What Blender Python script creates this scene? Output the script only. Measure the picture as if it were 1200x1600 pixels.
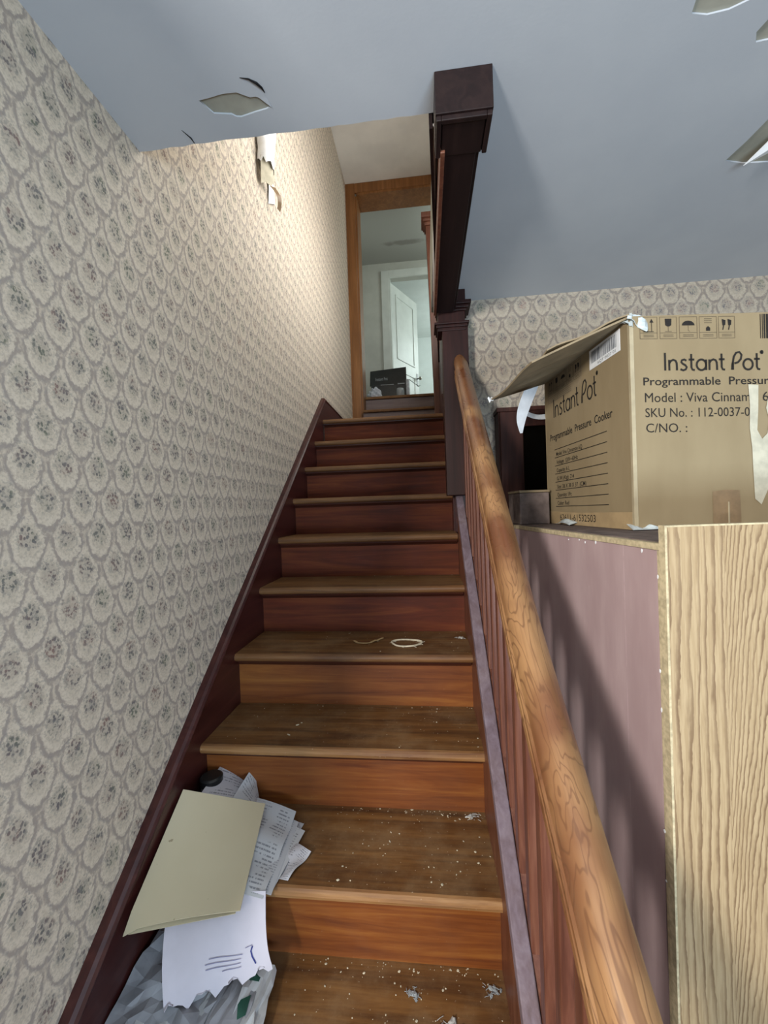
import bpy, bmesh, math, random
from mathutils import Vector, Matrix
R = random.Random(7)
for o in list(bpy.data.objects): bpy.data.objects.remove(o)
SC = bpy.context.scene
COL = SC.collection

# ------------------------------------------------------------------ camera
def cam_axes(yaw, pitch, roll):
    cy, sy, cp, sp = math.cos(yaw), math.sin(yaw), math.cos(pitch), math.sin(pitch)
    f = Vector((sy*cp, cy*cp, sp)); r = Vector((cy, -sy, 0)); u = r.cross(f)
    cr, sr = math.cos(roll), math.sin(roll)
    return cr*r+sr*u, -sr*r+cr*u, f
cr_, cu_, cf_ = cam_axes(-0.1039, -0.0074, -0.0331)
cam = bpy.data.objects.new('camera', bpy.data.cameras.new('camera')); COL.objects.link(cam)
cam.matrix_world = Matrix(((cr_.x, cu_.x, -cf_.x, 0), (cr_.y, cu_.y, -cf_.y, 0), (cr_.z, cu_.z, -cf_.z, 0), (0, 0, 0, 1)))
cam.data.sensor_fit = 'VERTICAL'; cam.data.sensor_height = 36; cam.data.lens = 629.5/1600*36
cam.data.clip_start = 0.02
SC.camera = cam

# ------------------------------------------------------------------ light
W = bpy.data.worlds.new('world'); SC.world = W; W.use_nodes = True
W.node_tree.nodes['Background'].inputs[0].default_value = (0.80, 0.90, 1.0, 1)
W.node_tree.nodes['Background'].inputs[1].default_value = 0.27
def area(name, loc, target, sx, sy, power, col, spread=180):
    l = bpy.data.lights.new(name, 'AREA'); l.shape = 'RECTANGLE'; l.size = sx; l.size_y = sy
    l.energy = power; l.color = col; l.spread = math.radians(spread)
    o = bpy.data.objects.new(name, l); COL.objects.link(o); o.location = loc
    o.rotation_euler = (Vector(target)-Vector(loc)).to_track_quat('-Z', 'Y').to_euler()
    return o
area('window_light_left', (-1.3, -1.7, 0.42), (0.3, 1.1, -0.1), 0.32, 0.5, 105, (1.0, 0.95, 0.88))
area('ceiling_fill_rear', (1.0, -2.2, -0.75), (0.8, -1.0, 1.02), 1.6, 1.1, 112, (0.69, 0.86, 1.0))  # unseen fill added behind the eye, tilted up to brighten the ceiling
area('upstairs_fill_light', (0.28, 2.3, 2.2), (-0.76, 2.35, 2.4), 2.0, 1.5, 50, (1.0, 0.97, 0.92))  # unseen light added against the solid stairwell wall to brighten wall and ceiling
area('far_room_window_light', (1.45, 7.5, 2.8), (-0.4, 7.6, 2.6), 1.0, 1.2, 34, (0.86, 1.0, 0.98))
area('hall_light', (0.9, 5.1, 3.2), (-0.6, 5.4, 2.6), 0.6, 0.6, 9, (0.88, 1.0, 0.94))
SC.view_settings.view_transform = 'Standard'; SC.view_settings.look = 'None'
SC.view_settings.gamma = 1; SC.view_settings.exposure = 0.15; SC.view_settings.use_curve_mapping = False

# ------------------------------------------------------------------ node helpers
class NT:
    def __init__(s, name, rough=0.6, spec=0.4):
        s.m = bpy.data.materials.new(name); s.m.use_nodes = True; s.t = s.m.node_tree
        s.b = s.t.nodes['Principled BSDF']
        s.b.inputs['Roughness'].default_value = rough
        s.b.inputs['Specular IOR Level'].default_value = spec
    def new(s, typ): return s.t.nodes.new(typ)
    def put(s, sock, v):
        if isinstance(v, bpy.types.NodeSocket): s.t.links.new(v, sock)
        elif isinstance(v, (tuple, list)) and sock.type == 'RGBA' and len(v) == 3: sock.default_value = (*v, 1)
        else: sock.default_value = v
    def m_(s, op, a, b=0.0, c=0.0, clamp=False):
        n = s.new('ShaderNodeMath'); n.operation = op; n.use_clamp = clamp
        s.put(n.inputs[0], a); s.put(n.inputs[1], b); s.put(n.inputs[2], c); return n.outputs[0]
    def pos(s):
        n = s.new('ShaderNodeTexCoord'); return n.outputs['Object']
    def uv(s): return s.new('ShaderNodeTexCoord').outputs['UV']
    def xyz(s, v):
        n = s.new('ShaderNodeSeparateXYZ'); s.put(n.inputs[0], v); return n.outputs
    def comb(s, x, y, z):
        n = s.new('ShaderNodeCombineXYZ'); [s.put(n.inputs[i], q) for i, q in enumerate((x, y, z))]; return n.outputs[0]
    def scl(s, v, sc):
        n = s.new('ShaderNodeVectorMath'); n.operation = 'MULTIPLY'; s.put(n.inputs[0], v); n.inputs[1].default_value = sc; return n.outputs[0]
    def add(s, v, w):
        n = s.new('ShaderNodeVectorMath'); n.operation = 'ADD'; s.put(n.inputs[0], v); s.put(n.inputs[1], w); return n.outputs[0]
    def noise(s, v, scale, detail=3, rough=0.55, dist=0.0, col=False):
        n = s.new('ShaderNodeTexNoise'); s.put(n.inputs['Vector'], v); n.inputs['Scale'].default_value = scale
        n.inputs['Detail'].default_value = detail; n.inputs['Roughness'].default_value = rough
        n.inputs['Distortion'].default_value = dist
        return n.outputs['Color' if col else 'Fac']
    def sm(s, x, lo, hi, a=0.0, b=1.0):
        n = s.new('ShaderNodeMapRange'); n.interpolation_type = 'SMOOTHSTEP'
        s.put(n.inputs[0], x); n.inputs[1].default_value = lo; n.inputs[2].default_value = hi
        n.inputs[3].default_value = a; n.inputs[4].default_value = b; return n.outputs[0]
    def mix(s, f, a, b):
        n = s.new('ShaderNodeMix'); n.data_type = 'RGBA'
        s.put(n.inputs[0], f); s.put(n.inputs[6], a); s.put(n.inputs[7], b); return n.outputs[2]
    def ramp(s, f, stops):
        n = s.new('ShaderNodeValToRGB'); s.put(n.inputs[0], f); e = n.color_ramp.elements
        while len(e) < len(stops): e.new(0.5)
        for q, (p, c) in zip(e, stops): q.position = p; q.color = (*c, 1)
        return n.outputs[0]
    def bump(s, h, strength=0.3, dist=0.002):
        n = s.new('ShaderNodeBump'); s.put(n.inputs['Height'], h); n.inputs['Strength'].default_value = strength
        n.inputs['Distance'].default_value = dist; s.t.links.new(n.outputs[0], s.b.inputs['Normal'])
    def col(s, c): s.put(s.b.inputs['Base Color'], c); return s.m

def plain(name, c, rough=0.6, spec=0.4, var=0.12, scale=14, bump=0.0):
    n = NT(name, rough, spec); p = n.pos()
    f = n.noise(p, scale, 4)
    c2 = tuple(x*(1-var*1.6) for x in c); c1 = tuple(min(1, x*(1+var)) for x in c)
    if bump: n.bump(n.noise(p, scale*5, 3), bump)
    return n.col(n.mix(n.sm(f, .3, .7), c2, c1))

def wood(name, dark, mid, light, axis='x', rough=0.35, spec=0.5, freq=1.0, dust=0.0, worn=None, bump=0.15):
    n = NT(name, rough, spec); p = n.pos()
    oi = n.new('ShaderNodeObjectInfo')
    sx = {'x': (1.6, 26, 26), 'y': (26, 1.6, 26), 'z': (26, 26, 1.6)}[axis]
    q = n.scl(p, tuple(v*freq for v in sx))
    off = n.m_('MULTIPLY', oi.outputs['Random'], 13.0)
    q = n.add(q, n.comb(off, off, off))
    g = n.noise(q, 1.0, 4, .6, 1.4)
    fine = n.noise(n.scl(q, (3, 3, 3)), 1.6, 3, .7)
    big = n.noise(p, 2.6, 3)
    f = n.m_('ADD', n.m_('MULTIPLY', g, .62), n.m_('ADD', n.m_('MULTIPLY', fine, .2), n.m_('MULTIPLY', big, .18)))
    c = n.ramp(f, [(.36, dark), (.5, mid), (.64, light)])
    if dust:
        d = n.noise(p, 7, 6, .7); spk = n.noise(p, 120, 2, .6)
        c = n.mix(n.m_('MULTIPLY', n.sm(d, .38, .72), dust), c, (.25, .16, .080))
        c = n.mix(n.m_('MULTIPLY', n.sm(spk, .70, .78), dust), c, (.62, .55, .42))
        rr = n.m_('ADD', n.m_('MULTIPLY', d, .5), rough, clamp=True); n.put(n.b.inputs['Roughness'], rr)
    if bump: n.bump(f, bump)
    return n.col(c)

M = {}
def wallpaper(name, ui, u0, v0, a, b, k=1.0):
    n = NT(name, .75, .2); p = n.pos()
    wob = n.noise(p, 45, 2, .5, 0, True)
    x = n.xyz(p); w = n.xyz(wob)
    u = n.m_('ADD', x[ui], n.m_('MULTIPLY', n.m_('SUBTRACT', w[0], .5), .013))
    v = n.m_('ADD', x[2], n.m_('MULTIPLY', n.m_('SUBTRACT', w[1], .5), .015))
    jagn = n.noise(p, 90, 3, .6)
    def lattice(uo, vo):
        fu = n.m_('FRACT', n.m_('ADD', n.m_('DIVIDE', n.m_('SUBTRACT', u, uo-50*a), a), .5))
        fv = n.m_('FRACT', n.m_('ADD', n.m_('DIVIDE', n.m_('SUBTRACT', v, vo-50*b), b), .5))
        du = n.m_('MULTIPLY', n.m_('SUBTRACT', fu, .5), a); dv = n.m_('MULTIPLY', n.m_('SUBTRACT', fv, .5), b)
        # pointed cartouche: narrower towards the top
        taper = n.m_('ADD', 1.0, n.m_('MULTIPLY', n.m_('MAXIMUM', dv, 0.0), 17.0))
        uu = n.m_('MULTIPLY', n.m_('ABSOLUTE', du), taper)
        r = n.m_('SQRT', n.m_('ADD', n.m_('POWER', n.m_('DIVIDE', uu, a*.37), 2), n.m_('POWER', n.m_('DIVIDE', n.m_('ADD', dv, .004), b*.33), 2)))
        r = n.m_('ADD', r, n.m_('MULTIPLY', n.m_('SUBTRACT', jagn, .5), .55))
        rb = n.m_('SQRT', n.m_('ADD', n.m_('POWER', n.m_('DIVIDE', n.m_('ADD', du, n.m_('MULTIPLY', dv, .12)), a*.235), 2), n.m_('POWER', n.m_('DIVIDE', dv, b*.16), 2)))
        low = n.sm(dv, b*.12, -b*.06)
        ring = n.m_('MULTIPLY', n.m_('MULTIPLY', n.sm(r, 1.02, 1.12), n.sm(r, 1.34, 1.16)), low)
        ring2 = n.m_('MULTIPLY', n.m_('MULTIPLY', n.sm(r, 1.30, 1.40), n.sm(r, 1.62, 1.44)), low)
        return r, rb, ring, ring2
    r1, b1, k1, q1 = lattice(u0, v0); r2, b2, k2, q2 = lattice(u0+a/2, v0-b/2)
    r = n.m_('MINIMUM', r1, r2); rb = n.m_('MINIMUM', b1, b2); rg = n.m_('MAXIMUM', k1, k2); rg2 = n.m_('MAXIMUM', q1, q2)
    fl = n.noise(p, 210, 3, .6); fl2 = n.noise(n.scl(p, (1, 1, .55)), 130, 3, .6); hue = n.noise(p, 14, 2)
    bg = n.mix(n.sm(fl2, .40, .60), tuple(k*x for x in (0.460, 0.396, 0.340)), tuple(k*x for x in (0.680, 0.594, 0.481)))
    c = n.mix(n.sm(r, 1.10, .90), bg, n.mix(n.sm(fl, .30, .62), tuple(k*x for x in (0.600, 0.525, 0.426)), tuple(k*x for x in (0.720, 0.636, 0.516))))
    halo = n.m_('MULTIPLY', n.m_('MULTIPLY', n.sm(r, .62, .85), n.sm(r, 1.08, .98)), n.sm(fl, .34, .62, .1, .85))
    c = n.mix(halo, c, tuple(k*x for x in (0.800, 0.710, 0.584)))
    c = n.mix(n.m_('MULTIPLY', rg2, n.sm(fl, .36, .6, .1, .6)), c, tuple(k*x for x in (0.760, 0.672, 0.550)))
    c = n.mix(n.m_('MULTIPLY', rg, n.sm(fl2, .36, .58, .15, .75)), c, tuple(k*x for x in (.33, 0.296, 0.286)))
    vo_ = n.new('ShaderNodeTexVoronoi'); n.put(vo_.inputs['Vector'], n.scl(p, (1, 1, .8))); vo_.inputs['Scale'].default_value = 150
    leaf = n.sm(vo_.outputs['Distance'], .62, .40)
    sub = n.sm(n.noise(p, 75, 2, .5), .40, .52)
    boq = n.m_('MULTIPLY', n.sm(rb, 1.18, .75), n.m_('MAXIMUM', n.m_('MULTIPLY', leaf, sub), .22))
    bc = n.ramp(hue, [(.35, (.13, .155, .115)), (.5, (.12, .115, .13)), (.66, (.24, .15, .135))])
    c = n.mix(n.m_('MULTIPLY', boq, .88), c, bc)
    lead = n.m_('MULTIPLY', n.sm(rb, 1.9, 1.0), n.sm(n.noise(p, 150, 2), .52, .60))
    c = n.mix(n.m_('MULTIPLY', lead, .5), c, (.27, .26, .24))
    n.bump(n.noise(p, 60, 3), .08, .001)
    return n.col(c)
M['paper_left'] = wallpaper('floral_wallpaper_left', 1, .701, .426, .0855, .153, .90)
M['paper_back'] = wallpaper('floral_wallpaper_back_shaded', 0, .549, .905, .0975, .158, .56)  # same paper, darkened: the back wall's dimness is put into its colour
M['ceil'] = (lambda n: (n.bump(n.noise(n.pos(), 130, 2), .12, .001), n.col(n.mix(n.sm(n.noise(n.pos(), 2.2, 5), .35, .7), (.455, .49, .54), (.50, .535, .58))))[1])(NT('painted_ceiling', .7, .25))
M['plaster'] = plain('bare_plaster', (.36, .355, .30), .9, .1, .10, 9, .2)
M['uwall'] = plain('cream_plaster', (.76, .745, .71), .7, .2, .05, 3)
M['hall'] = plain('hall_paint', (.50, .50, .45), .7, .2, .05, 4)
M['white'] = plain('white_gloss_paint', (.62, .64, .60), .4, .4, .05, 4)
M['room'] = plain('far_room_paint', (.70, .74, .72), .6, .2, .03, 4)
M['nosing'] = wood('worn_tread_wood', (.06, .022, .006), (.13, .055, .014), (.215, .10, .028), 'x', .42, .4, .8, .5, bump=.4)
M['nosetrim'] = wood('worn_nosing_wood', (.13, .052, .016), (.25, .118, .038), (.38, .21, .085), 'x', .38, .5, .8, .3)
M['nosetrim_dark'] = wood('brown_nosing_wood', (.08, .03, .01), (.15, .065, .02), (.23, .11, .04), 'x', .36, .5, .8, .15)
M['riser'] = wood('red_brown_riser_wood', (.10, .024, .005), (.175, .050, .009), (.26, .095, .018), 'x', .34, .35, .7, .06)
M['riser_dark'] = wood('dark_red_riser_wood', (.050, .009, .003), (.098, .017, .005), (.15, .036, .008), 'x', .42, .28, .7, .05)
M['cove'] = wood('shadow_dark_cove_wood', (.03, .008, .006), (.05, .013, .008), (.07, .02, .01), 'x', .4)  # moulding coloured darker to paint in the shadow line under each nosing
M['maroon'] = wood('dark_maroon_varnish', (.028, .006, .006), (.048, .011, .010), (.072, .020, .016), 'y', .33, .5, .8)
M['maroonz'] = wood('dark_maroon_upright', (.014, .0035, .003), (.023, .006, .005), (.038, .011, .009), 'z', .5, .3, .8)
M['beam'] = wood('near_black_beam_wood', (.008, .004, .004), (.013, .006, .006), (.020, .010, .009), 'y', .5, .3, .8)
M['lav'] = wood('lavender_painted_cap', (.12, .085, .10), (.17, .13, .165), (.23, .19, .235), 'y', .45, .4, .8, .15)
M['balw'] = wood('red_brown_baluster_wood', (.075, .024, .014), (.125, .043, .025), (.185, .075, .045), 'z', .38, .5, 1.5)
M['orange'] = wood('orange_oak_casing', (.16, .06, .014), (.22, .088, .022), (.29, .125, .038), 'z', .42, .5, .6)
M['grey_step'] = wood('grey_brown_step_paint', (.115, .085, .085), (.16, .12, .12), (.205, .16, .16), 'x', .35, .5, .6, .1)
def rail_mat():
    n = NT('worn_oak_handrail', .30, .5); p = n.pos(); x = n.xyz(p)
    s = n.m_('ADD', n.m_('MULTIPLY', x[1], .774), n.m_('MULTIPLY', x[2], .633))
    q = n.comb(n.m_('MULTIPLY', x[0], 1.0), n.m_('MULTIPLY', s, .22), 0.0)
    h = n.noise(q, 16, 3, .5, .6)
    g = n.m_('ABSOLUTE', n.m_('SUBTRACT', n.m_('FRACT', n.m_('MULTIPLY', h, 17)), .5))
    fine = n.noise(n.scl(q, (9, 2.2, 1)), 30, 3)
    wear = n.noise(p, 5, 3)
    base = n.mix(n.sm(wear, .35, .65), (.15, .055, .024), (.33, .175, .075))
    c = n.mix(n.m_('MULTIPLY', n.sm(g, .16, .03), .65), base, (.12, .05, .022))
    c = n.mix(n.sm(fine, .45, .7, 0, .35), c, (.16, .07, .03))
    n.put(n.b.inputs['Roughness'], n.sm(wear, .3, .7, .26, .42))
    n.bump(g, .1, .001); return n.col(c)
M['rail'] = rail_mat()
def veneer():
    n = NT('oak_veneer', .5, .3); p = n.pos(); x = n.xyz(p)
    wob = n.noise(n.scl(p, (6, 6, 1.0)), 3.0, 3, .5)
    jag = n.noise(n.scl(p, (60, 60, 22)), 2.0, 2)
    t1 = n.m_('ADD', n.m_('MULTIPLY', x[0], 66), n.m_('ADD', n.m_('MULTIPLY', wob, 3.2), n.m_('MULTIPLY', jag, .35)))
    xr = n.m_('SUBTRACT', x[0], .098)
    t2 = n.m_('SUBTRACT', n.m_('MULTIPLY', xr, 50), n.m_('ADD', n.m_('MULTIPLY', x[2], 13), n.m_('MULTIPLY', n.m_('POWER', n.m_('ABSOLUTE', n.m_('SUBTRACT', xr, .10)), 2), 500)))
    t2 = n.m_('ADD', t2, n.m_('ADD', n.m_('MULTIPLY', wob, 3.4), n.m_('MULTIPLY', jag, .6)))
    right = n.sm(x[0], .0965, .0985)
    t = n.m_('ADD', n.m_('MULTIPLY', t1, n.m_('SUBTRACT', 1.0, right)), n.m_('MULTIPLY', t2, right))
    g = n.m_('FRACT', t)
    amp = n.noise(n.scl(p, (9, 9, 1.4)), 2.0, 2)
    pores = n.noise(n.scl(p, (110, 110, 5)), 3.0, 3, .6)
    k = n.m_('MULTIPLY', n.m_('MULTIPLY', n.sm(g, .42, .90), n.sm(g, 1.0, .93)), n.sm(amp, .25, .6, .35, 1.0))
    c = n.mix(n.sm(pores, .38, .62), (.335, .238, .132), (.40, .295, .172))
    c = n.mix(n.m_('MULTIPLY', k, .95), c, (.165, .100, .052))
    n.bump(g, .06, .001); return n.col(c)
M['veneer'] = veneer()
M['pboard'] = plain('raw_board_edge', (.50, .42, .27), .8, .2, .15, 90)
def mauve():
    n = NT('mauve_hardboard', .42, .35); p = n.pos()
    a = n.noise(n.scl(p, (1, 1, .25)), 7, 5, .6); sp = n.noise(p, 75, 2, .7)
    c = n.mix(n.sm(a, .3, .7), (.37, .265, .27), (.48, .365, .37))
    x = n.xyz(p)
    ln = n.m_('MULTIPLY', n.sm(n.m_('ABSOLUTE', n.m_('SUBTRACT', x[1], .115)), .0022, .0004), n.sm(n.noise(p, 30, 2), .4, .6))
    c = n.mix(n.m_('MULTIPLY', ln, .4), c, (.6, .45, .5))
    c = n.mix(n.m_('MULTIPLY', n.sm(sp, .74, .8), .5), c, (.6, .52, .5))
    return n.col(c)
M['mauve'] = mauve()
M['card'] = (lambda n: n.col(n.mix(n.sm(n.noise(n.scl(n.pos(), (1, 1, .35)), 10, 5), .3, .7), (.25, .192, .112), (.285, .222, .132))))(NT('brown_cardboard', .75, .2))
M['card_in'] = plain('cardboard_flap', (.26, .205, .13), .8, .2, .12, 12)
M['tape'] = plain('yellowed_packing_tape', (.40, .335, .22), .25, .6, .08, 20)
M['btape'] = plain('brown_packing_tape', (.25, .17, .095), .3, .5, .15, 20)
M['torn'] = plain('torn_paper_layer', (.50, .47, .37), .8, .2, .10, 30)
M['silver'] = plain('crumpled_clear_tape', (.55, .62, .64), .2, .8, .15, 40)
M['ink'] = plain('black_ink', (.022, .019, .017), .7, .2, .1, 60)
M['fade'] = plain('faded_grey_ink', (.13, .10, .065), .8, .2, .1, 60)
M['label'] = plain('white_label', (.80, .83, .86), .5, .3, .04, 30)
M['lblank'] = plain('grey_blue_print', (.14, .16, .19), .6, .2, .2, 60)
M['plastic'] = plain('white_plastic_film', (.66, .69, .74), .35, .5, .06, 30)
M['greycard'] = plain('grey_brown_board', (.16, .125, .115), .8, .2, .22, 22)
M['cabwood'] = wood('dark_red_cabinet_wood', (.022, .006, .004), (.038, .010, .007), (.055, .017, .011), 'z', .55, .25)
M['black'] = plain('black_interior', (.006, .006, .008), .5, .3, .2, 10)
def glass():
    n = NT('dark_cabinet_glass', .06, .5); n.b.inputs['Transmission Weight'].default_value = 1.0
    n.b.inputs['IOR'].default_value = 1.45; return n.col((.30, .32, .34))
M['glass'] = glass()
M['manila'] = (lambda n: n.col(n.mix(n.m_('MULTIPLY', n.sm(n.noise(n.scl(n.pos(), (1, 1, 1)), 55, 2, .5), .745, .77), .7), n.mix(n.noise(n.pos(), 6, 3), (.55, .48, .325), (.61, .54, .38)), (.25, .19, .11))))(NT('manila_card', .7, .2))
def printed(name, base, ink=(.16, .17, .20), amt=.8, lines=30, lo=.0, hi=1.0):
    n = NT(name, .6, .3); uv = n.uv(); x = n.xyz(uv)
    row = n.m_('FRACT', n.m_('MULTIPLY', x[1], lines))
    rid = n.m_('FLOOR', n.m_('MULTIPLY', x[1], lines))
    ch = n.noise(n.comb(n.m_('MULTIPLY', x[0], 46), n.m_('MULTIPLY', rid, 3.7), 0.0), 1.0, 2, .8)
    blk = n.noise(n.comb(n.m_('MULTIPLY', x[0], 4.0), n.m_('MULTIPLY', x[1], 6.0), 3.0), 1.0, 1)
    msk = n.m_('MULTIPLY', n.m_('MULTIPLY', n.sm(row, .28, .36), n.sm(row, .76, .68)), n.m_('MULTIPLY', n.sm(ch, .44, .50), n.sm(blk, .46, .52)))
    inb = n.m_('MULTIPLY', n.m_('MULTIPLY', n.sm(x[0], .06, .07), n.sm(x[0], .94, .93)), n.m_('MULTIPLY', n.sm(x[1], lo+.02, lo+.03), n.sm(x[1], hi-.02, hi-.03)))
    c = n.mix(n.noise(n.pos(), 9, 3), tuple(v*.93 for v in base), base)
    return n.col(n.mix(n.m_('MULTIPLY', n.m_('MULTIPLY', msk, inb), amt), c, ink))
M['print1'] = printed('printed_paper', (.56, .58, .61), lines=24)
M['print2'] = printed('printed_bill_paper', (.60, .60, .65), lines=18)
M['print3'] = printed('printed_form_paper', (.52, .54, .58), lines=34, amt=.6)
M['env'] = plain('white_envelope_paper', (.60, .57, .64), .65, .3, .05, 8)
M['grime'] = plain('grey_crumpled_paper', (.30, .31, .34), .6, .3, .22, 11)
M['wrap'] = plain('pale_wrapper_paper', (.44, .46, .48), .5, .4, .12, 14)
M['green'] = plain('dark_green_print', (.025, .09, .065), .5, .3, .2, 25)
M['blue'] = plain('blue_ink', (.03, .04, .20), .6, .3, .1, 25)
M['violet'] = plain('violet_grey_ink', (.20, .20, .33), .6, .3, .1, 25)
M['lid'] = plain('dark_plastic_lid', (.014, .017, .018), .35, .5, .1, 30)
M['lidside'] = plain('grey_plastic_cup', (.14, .15, .16), .3, .5, .1, 30)
M['chip'] = plain('plaster_crumbs', (.62, .56, .42), .9, .1, .2, 90)
M['lint'] = plain('pale_lint', (.50, .50, .48), .9, .1, .2, 90)
M['strawm'] = plain('dry_straw_strip', (.46, .33, .17), .7, .2, .15, 50)
M['ringm'] = plain('pale_frayed_cord', (.66, .60, .46), .8, .2, .12, 80)
M['metal'] = (lambda n: (setattr(n.b.inputs['Metallic'], 'default_value', 1.0), n.col((.35, .33, .29)))[1])(NT('aged_metal', .35))
M['floorw'] = wood('floor_boards', (.07, .03, .015), (.12, .055, .025), (.17, .085, .04), 'y', .4, .5, .6, .4)
M['jar'] = plain('grey_jar', (.32, .35, .37), .25, .5, .1, 20)
M['bag'] = plain('crumpled_white_bag', (.52, .55, .60), .5, .3, .15, 30)

# ------------------------------------------------------------------ object helpers
MAT = {}   # name of empty -> world matrix
def link(o): COL.objects.link(o); return o
def thing(name, label, cat, loc=(0, 0, 0), rz=0.0, group=None):
    o = link(bpy.data.objects.new(name, None)); o.location = loc; o.rotation_euler = (0, 0, rz)
    o.empty_display_size = .05
    o['label'] = label; o['category'] = cat
    if group: o['group'] = group
    MAT[o.name] = Matrix.Translation(loc) @ Matrix.Rotation(rz, 4, 'Z')
    return o
def tag(o, label, cat, group=None, kind=None):
    o['label'] = label; o['category'] = cat
    if group: o['group'] = group
    if kind: o['kind'] = kind
    return o
def newbm(): return bmesh.new()
def add_box(bm, x0, x1, y0, y1, z0, z1):
    v = [bm.verts.new((x, y, z)) for x in (x0, x1) for y in (y0, y1) for z in (z0, z1)]
    for f in ((0, 1, 3, 2), (4, 6, 7, 5), (0, 4, 5, 1), (2, 3, 7, 6), (0, 2, 6, 4), (1, 5, 7, 3)):
        bm.faces.new([v[i] for i in f])
    return v
def add_prism(bm, poly, d, close=True):
    """poly: list of 3-D points, d: extrusion vector"""
    d = Vector(d); a = [bm.verts.new(p) for p in poly]; b = [bm.verts.new(Vector(p)+d) for p in poly]
    n = len(a); bm.faces.new(a); bm.faces.new(list(reversed(b)))
    for i in range(n): bm.faces.new((a[i], b[i], b[(i+1) % n], a[(i+1) % n]))
def add_tube(bm, pts, r, seg=8, caps=True):
    pts = [Vector(p) for p in pts]; rings = []
    for i, p in enumerate(pts):
        d = (pts[min(i+1, len(pts)-1)]-pts[max(i-1, 0)]).normalized()
        u = d.orthogonal().normalized() if i == 0 else (rings_u - d*rings_u.dot(d)).normalized()
        rings_u = u; w = d.cross(u); rr = r[i] if isinstance(r, (list, tuple)) else r
        rings.append([bm.verts.new(p+(u*math.cos(2*math.pi*k/seg)+w*math.sin(2*math.pi*k/seg))*rr) for k in range(seg)])
    for a, b in zip(rings, rings[1:]):
        for k in range(seg): bm.faces.new((a[k], a[(k+1) % seg], b[(k+1) % seg], b[k]))
    if caps: bm.faces.new(list(reversed(rings[0]))); bm.faces.new(rings[-1])
def obj(name, bm, mat, parent=None, bevel=0.0, smooth=False, world=False, solid=0.0, recalc=True):
    if recalc: bmesh.ops.recalc_face_normals(bm, faces=bm.faces)
    if parent is not None and world:
        bm.transform(MAT[parent.name].inverted())
    me = bpy.data.meshes.new(name); bm.to_mesh(me); bm.free()
    for mm in (mat if isinstance(mat, (list, tuple)) else [mat]): me.materials.append(M[mm])
    if smooth:
        for p in me.polygons: p.use_smooth = True
    o = link(bpy.data.objects.new(name, me))
    if parent is not None: o.parent = parent
    if solid:
        md = o.modifiers.new('thickness', 'SOLIDIFY'); md.thickness = solid; md.offset = 0
    if smooth and solid:
        md = o.modifiers.new('edges', 'EDGE_SPLIT'); md.split_angle = math.radians(50)
    if bevel:
        md = o.modifiers.new('bevel', 'BEVEL'); md.width = bevel; md.segments = 2; md.limit_method = 'ANGLE'
        md.angle_limit = math.radians(40)
    return o
def struct(name, bm, mat, bevel=0.0):
    o = obj(name, bm, mat, bevel=bevel); o['kind'] = 'structure'; return o
def sheet(corners, nx=10, ny=10, f=None, bm=None):
    """bilinear patch a,b,c,d = (u0v0),(u1v0),(u1v1),(u0v1) with uv; f(u,v)->offset vector"""
    bm = bm or newbm(); uvl = bm.loops.layers.uv.verify()
    a, b, c, d = [Vector(p) for p in corners]; g = []
    for j in range(ny+1):
        row = []
        for i in range(nx+1):
            u, v = i/nx, j/ny
            p = a*(1-u)*(1-v)+b*u*(1-v)+c*u*v+d*(1-u)*v
            if f: p = p+Vector(f(u, v))
            row.append(bm.verts.new(p))
        g.append(row)
    for j in range(ny):
        for i in range(nx):
            fc = bm.faces.new((g[j][i], g[j][i+1], g[j+1][i+1], g[j+1][i]))
            for l, (u, v) in zip(fc.loops, ((i, j), (i+1, j), (i+1, j+1), (i, j+1))): l[uvl].uv = (u/nx, v/ny)
    return bm
def curve_plate(outer, holes, z, th):
    """flat plate in XY with holes, as bmesh"""
    cu = bpy.data.curves.new('tmp', 'CURVE'); cu.dimensions = '2D'; cu.fill_mode = 'BOTH'; cu.extrude = th/2
    for poly in [outer]+holes:
        s = cu.splines.new('POLY'); s.points.add(len(poly)-1); s.use_cyclic_u = True
        for q, (x, y) in zip(s.points, poly): q.co = (x, y, 0, 1)
    o = link(bpy.data.objects.new('tmp', cu)); dg = bpy.context.evaluated_depsgraph_get()
    me = bpy.data.meshes.new_from_object(o.evaluated_get(dg)); bm = newbm(); bm.from_mesh(me)
    bpy.data.objects.remove(o); bpy.data.meshes.remove(me)
    bmesh.ops.translate(bm, verts=bm.verts, vec=(0, 0, z+th/2)); return bm
def text_bm(body, x0, x1, z0, z1, bm, tf, bold=0.0):
    """text fitted in the rectangle; tf maps (s,t) of the face plane to 3-D; z0..z1 spans the caps"""
    cu = bpy.data.curves.new('tmp', 'FONT'); cu.body = body; cu.size = 1; cu.offset = bold; cu.resolution_u = 3
    o = link(bpy.data.objects.new('tmp', cu)); dg = bpy.context.evaluated_depsgraph_get()
    me = bpy.data.meshes.new_from_object(o.evaluated_get(dg))
    xs = [v.co.x for v in me.vertices]; cap = .70
    sx = (x1-x0)/(max(xs)-min(xs)); sz = (z1-z0)/cap; mx = min(xs)
    vs = [bm.verts.new(tf(x0+(v.co.x-mx)*sx, z0+v.co.y*sz)) for v in me.vertices]
    for p in me.polygons:
        try: bm.faces.new([vs[i] for i in p.vertices])
        except ValueError: pass
    bpy.data.objects.remove(o); bpy.data.meshes.remove(me)
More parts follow.
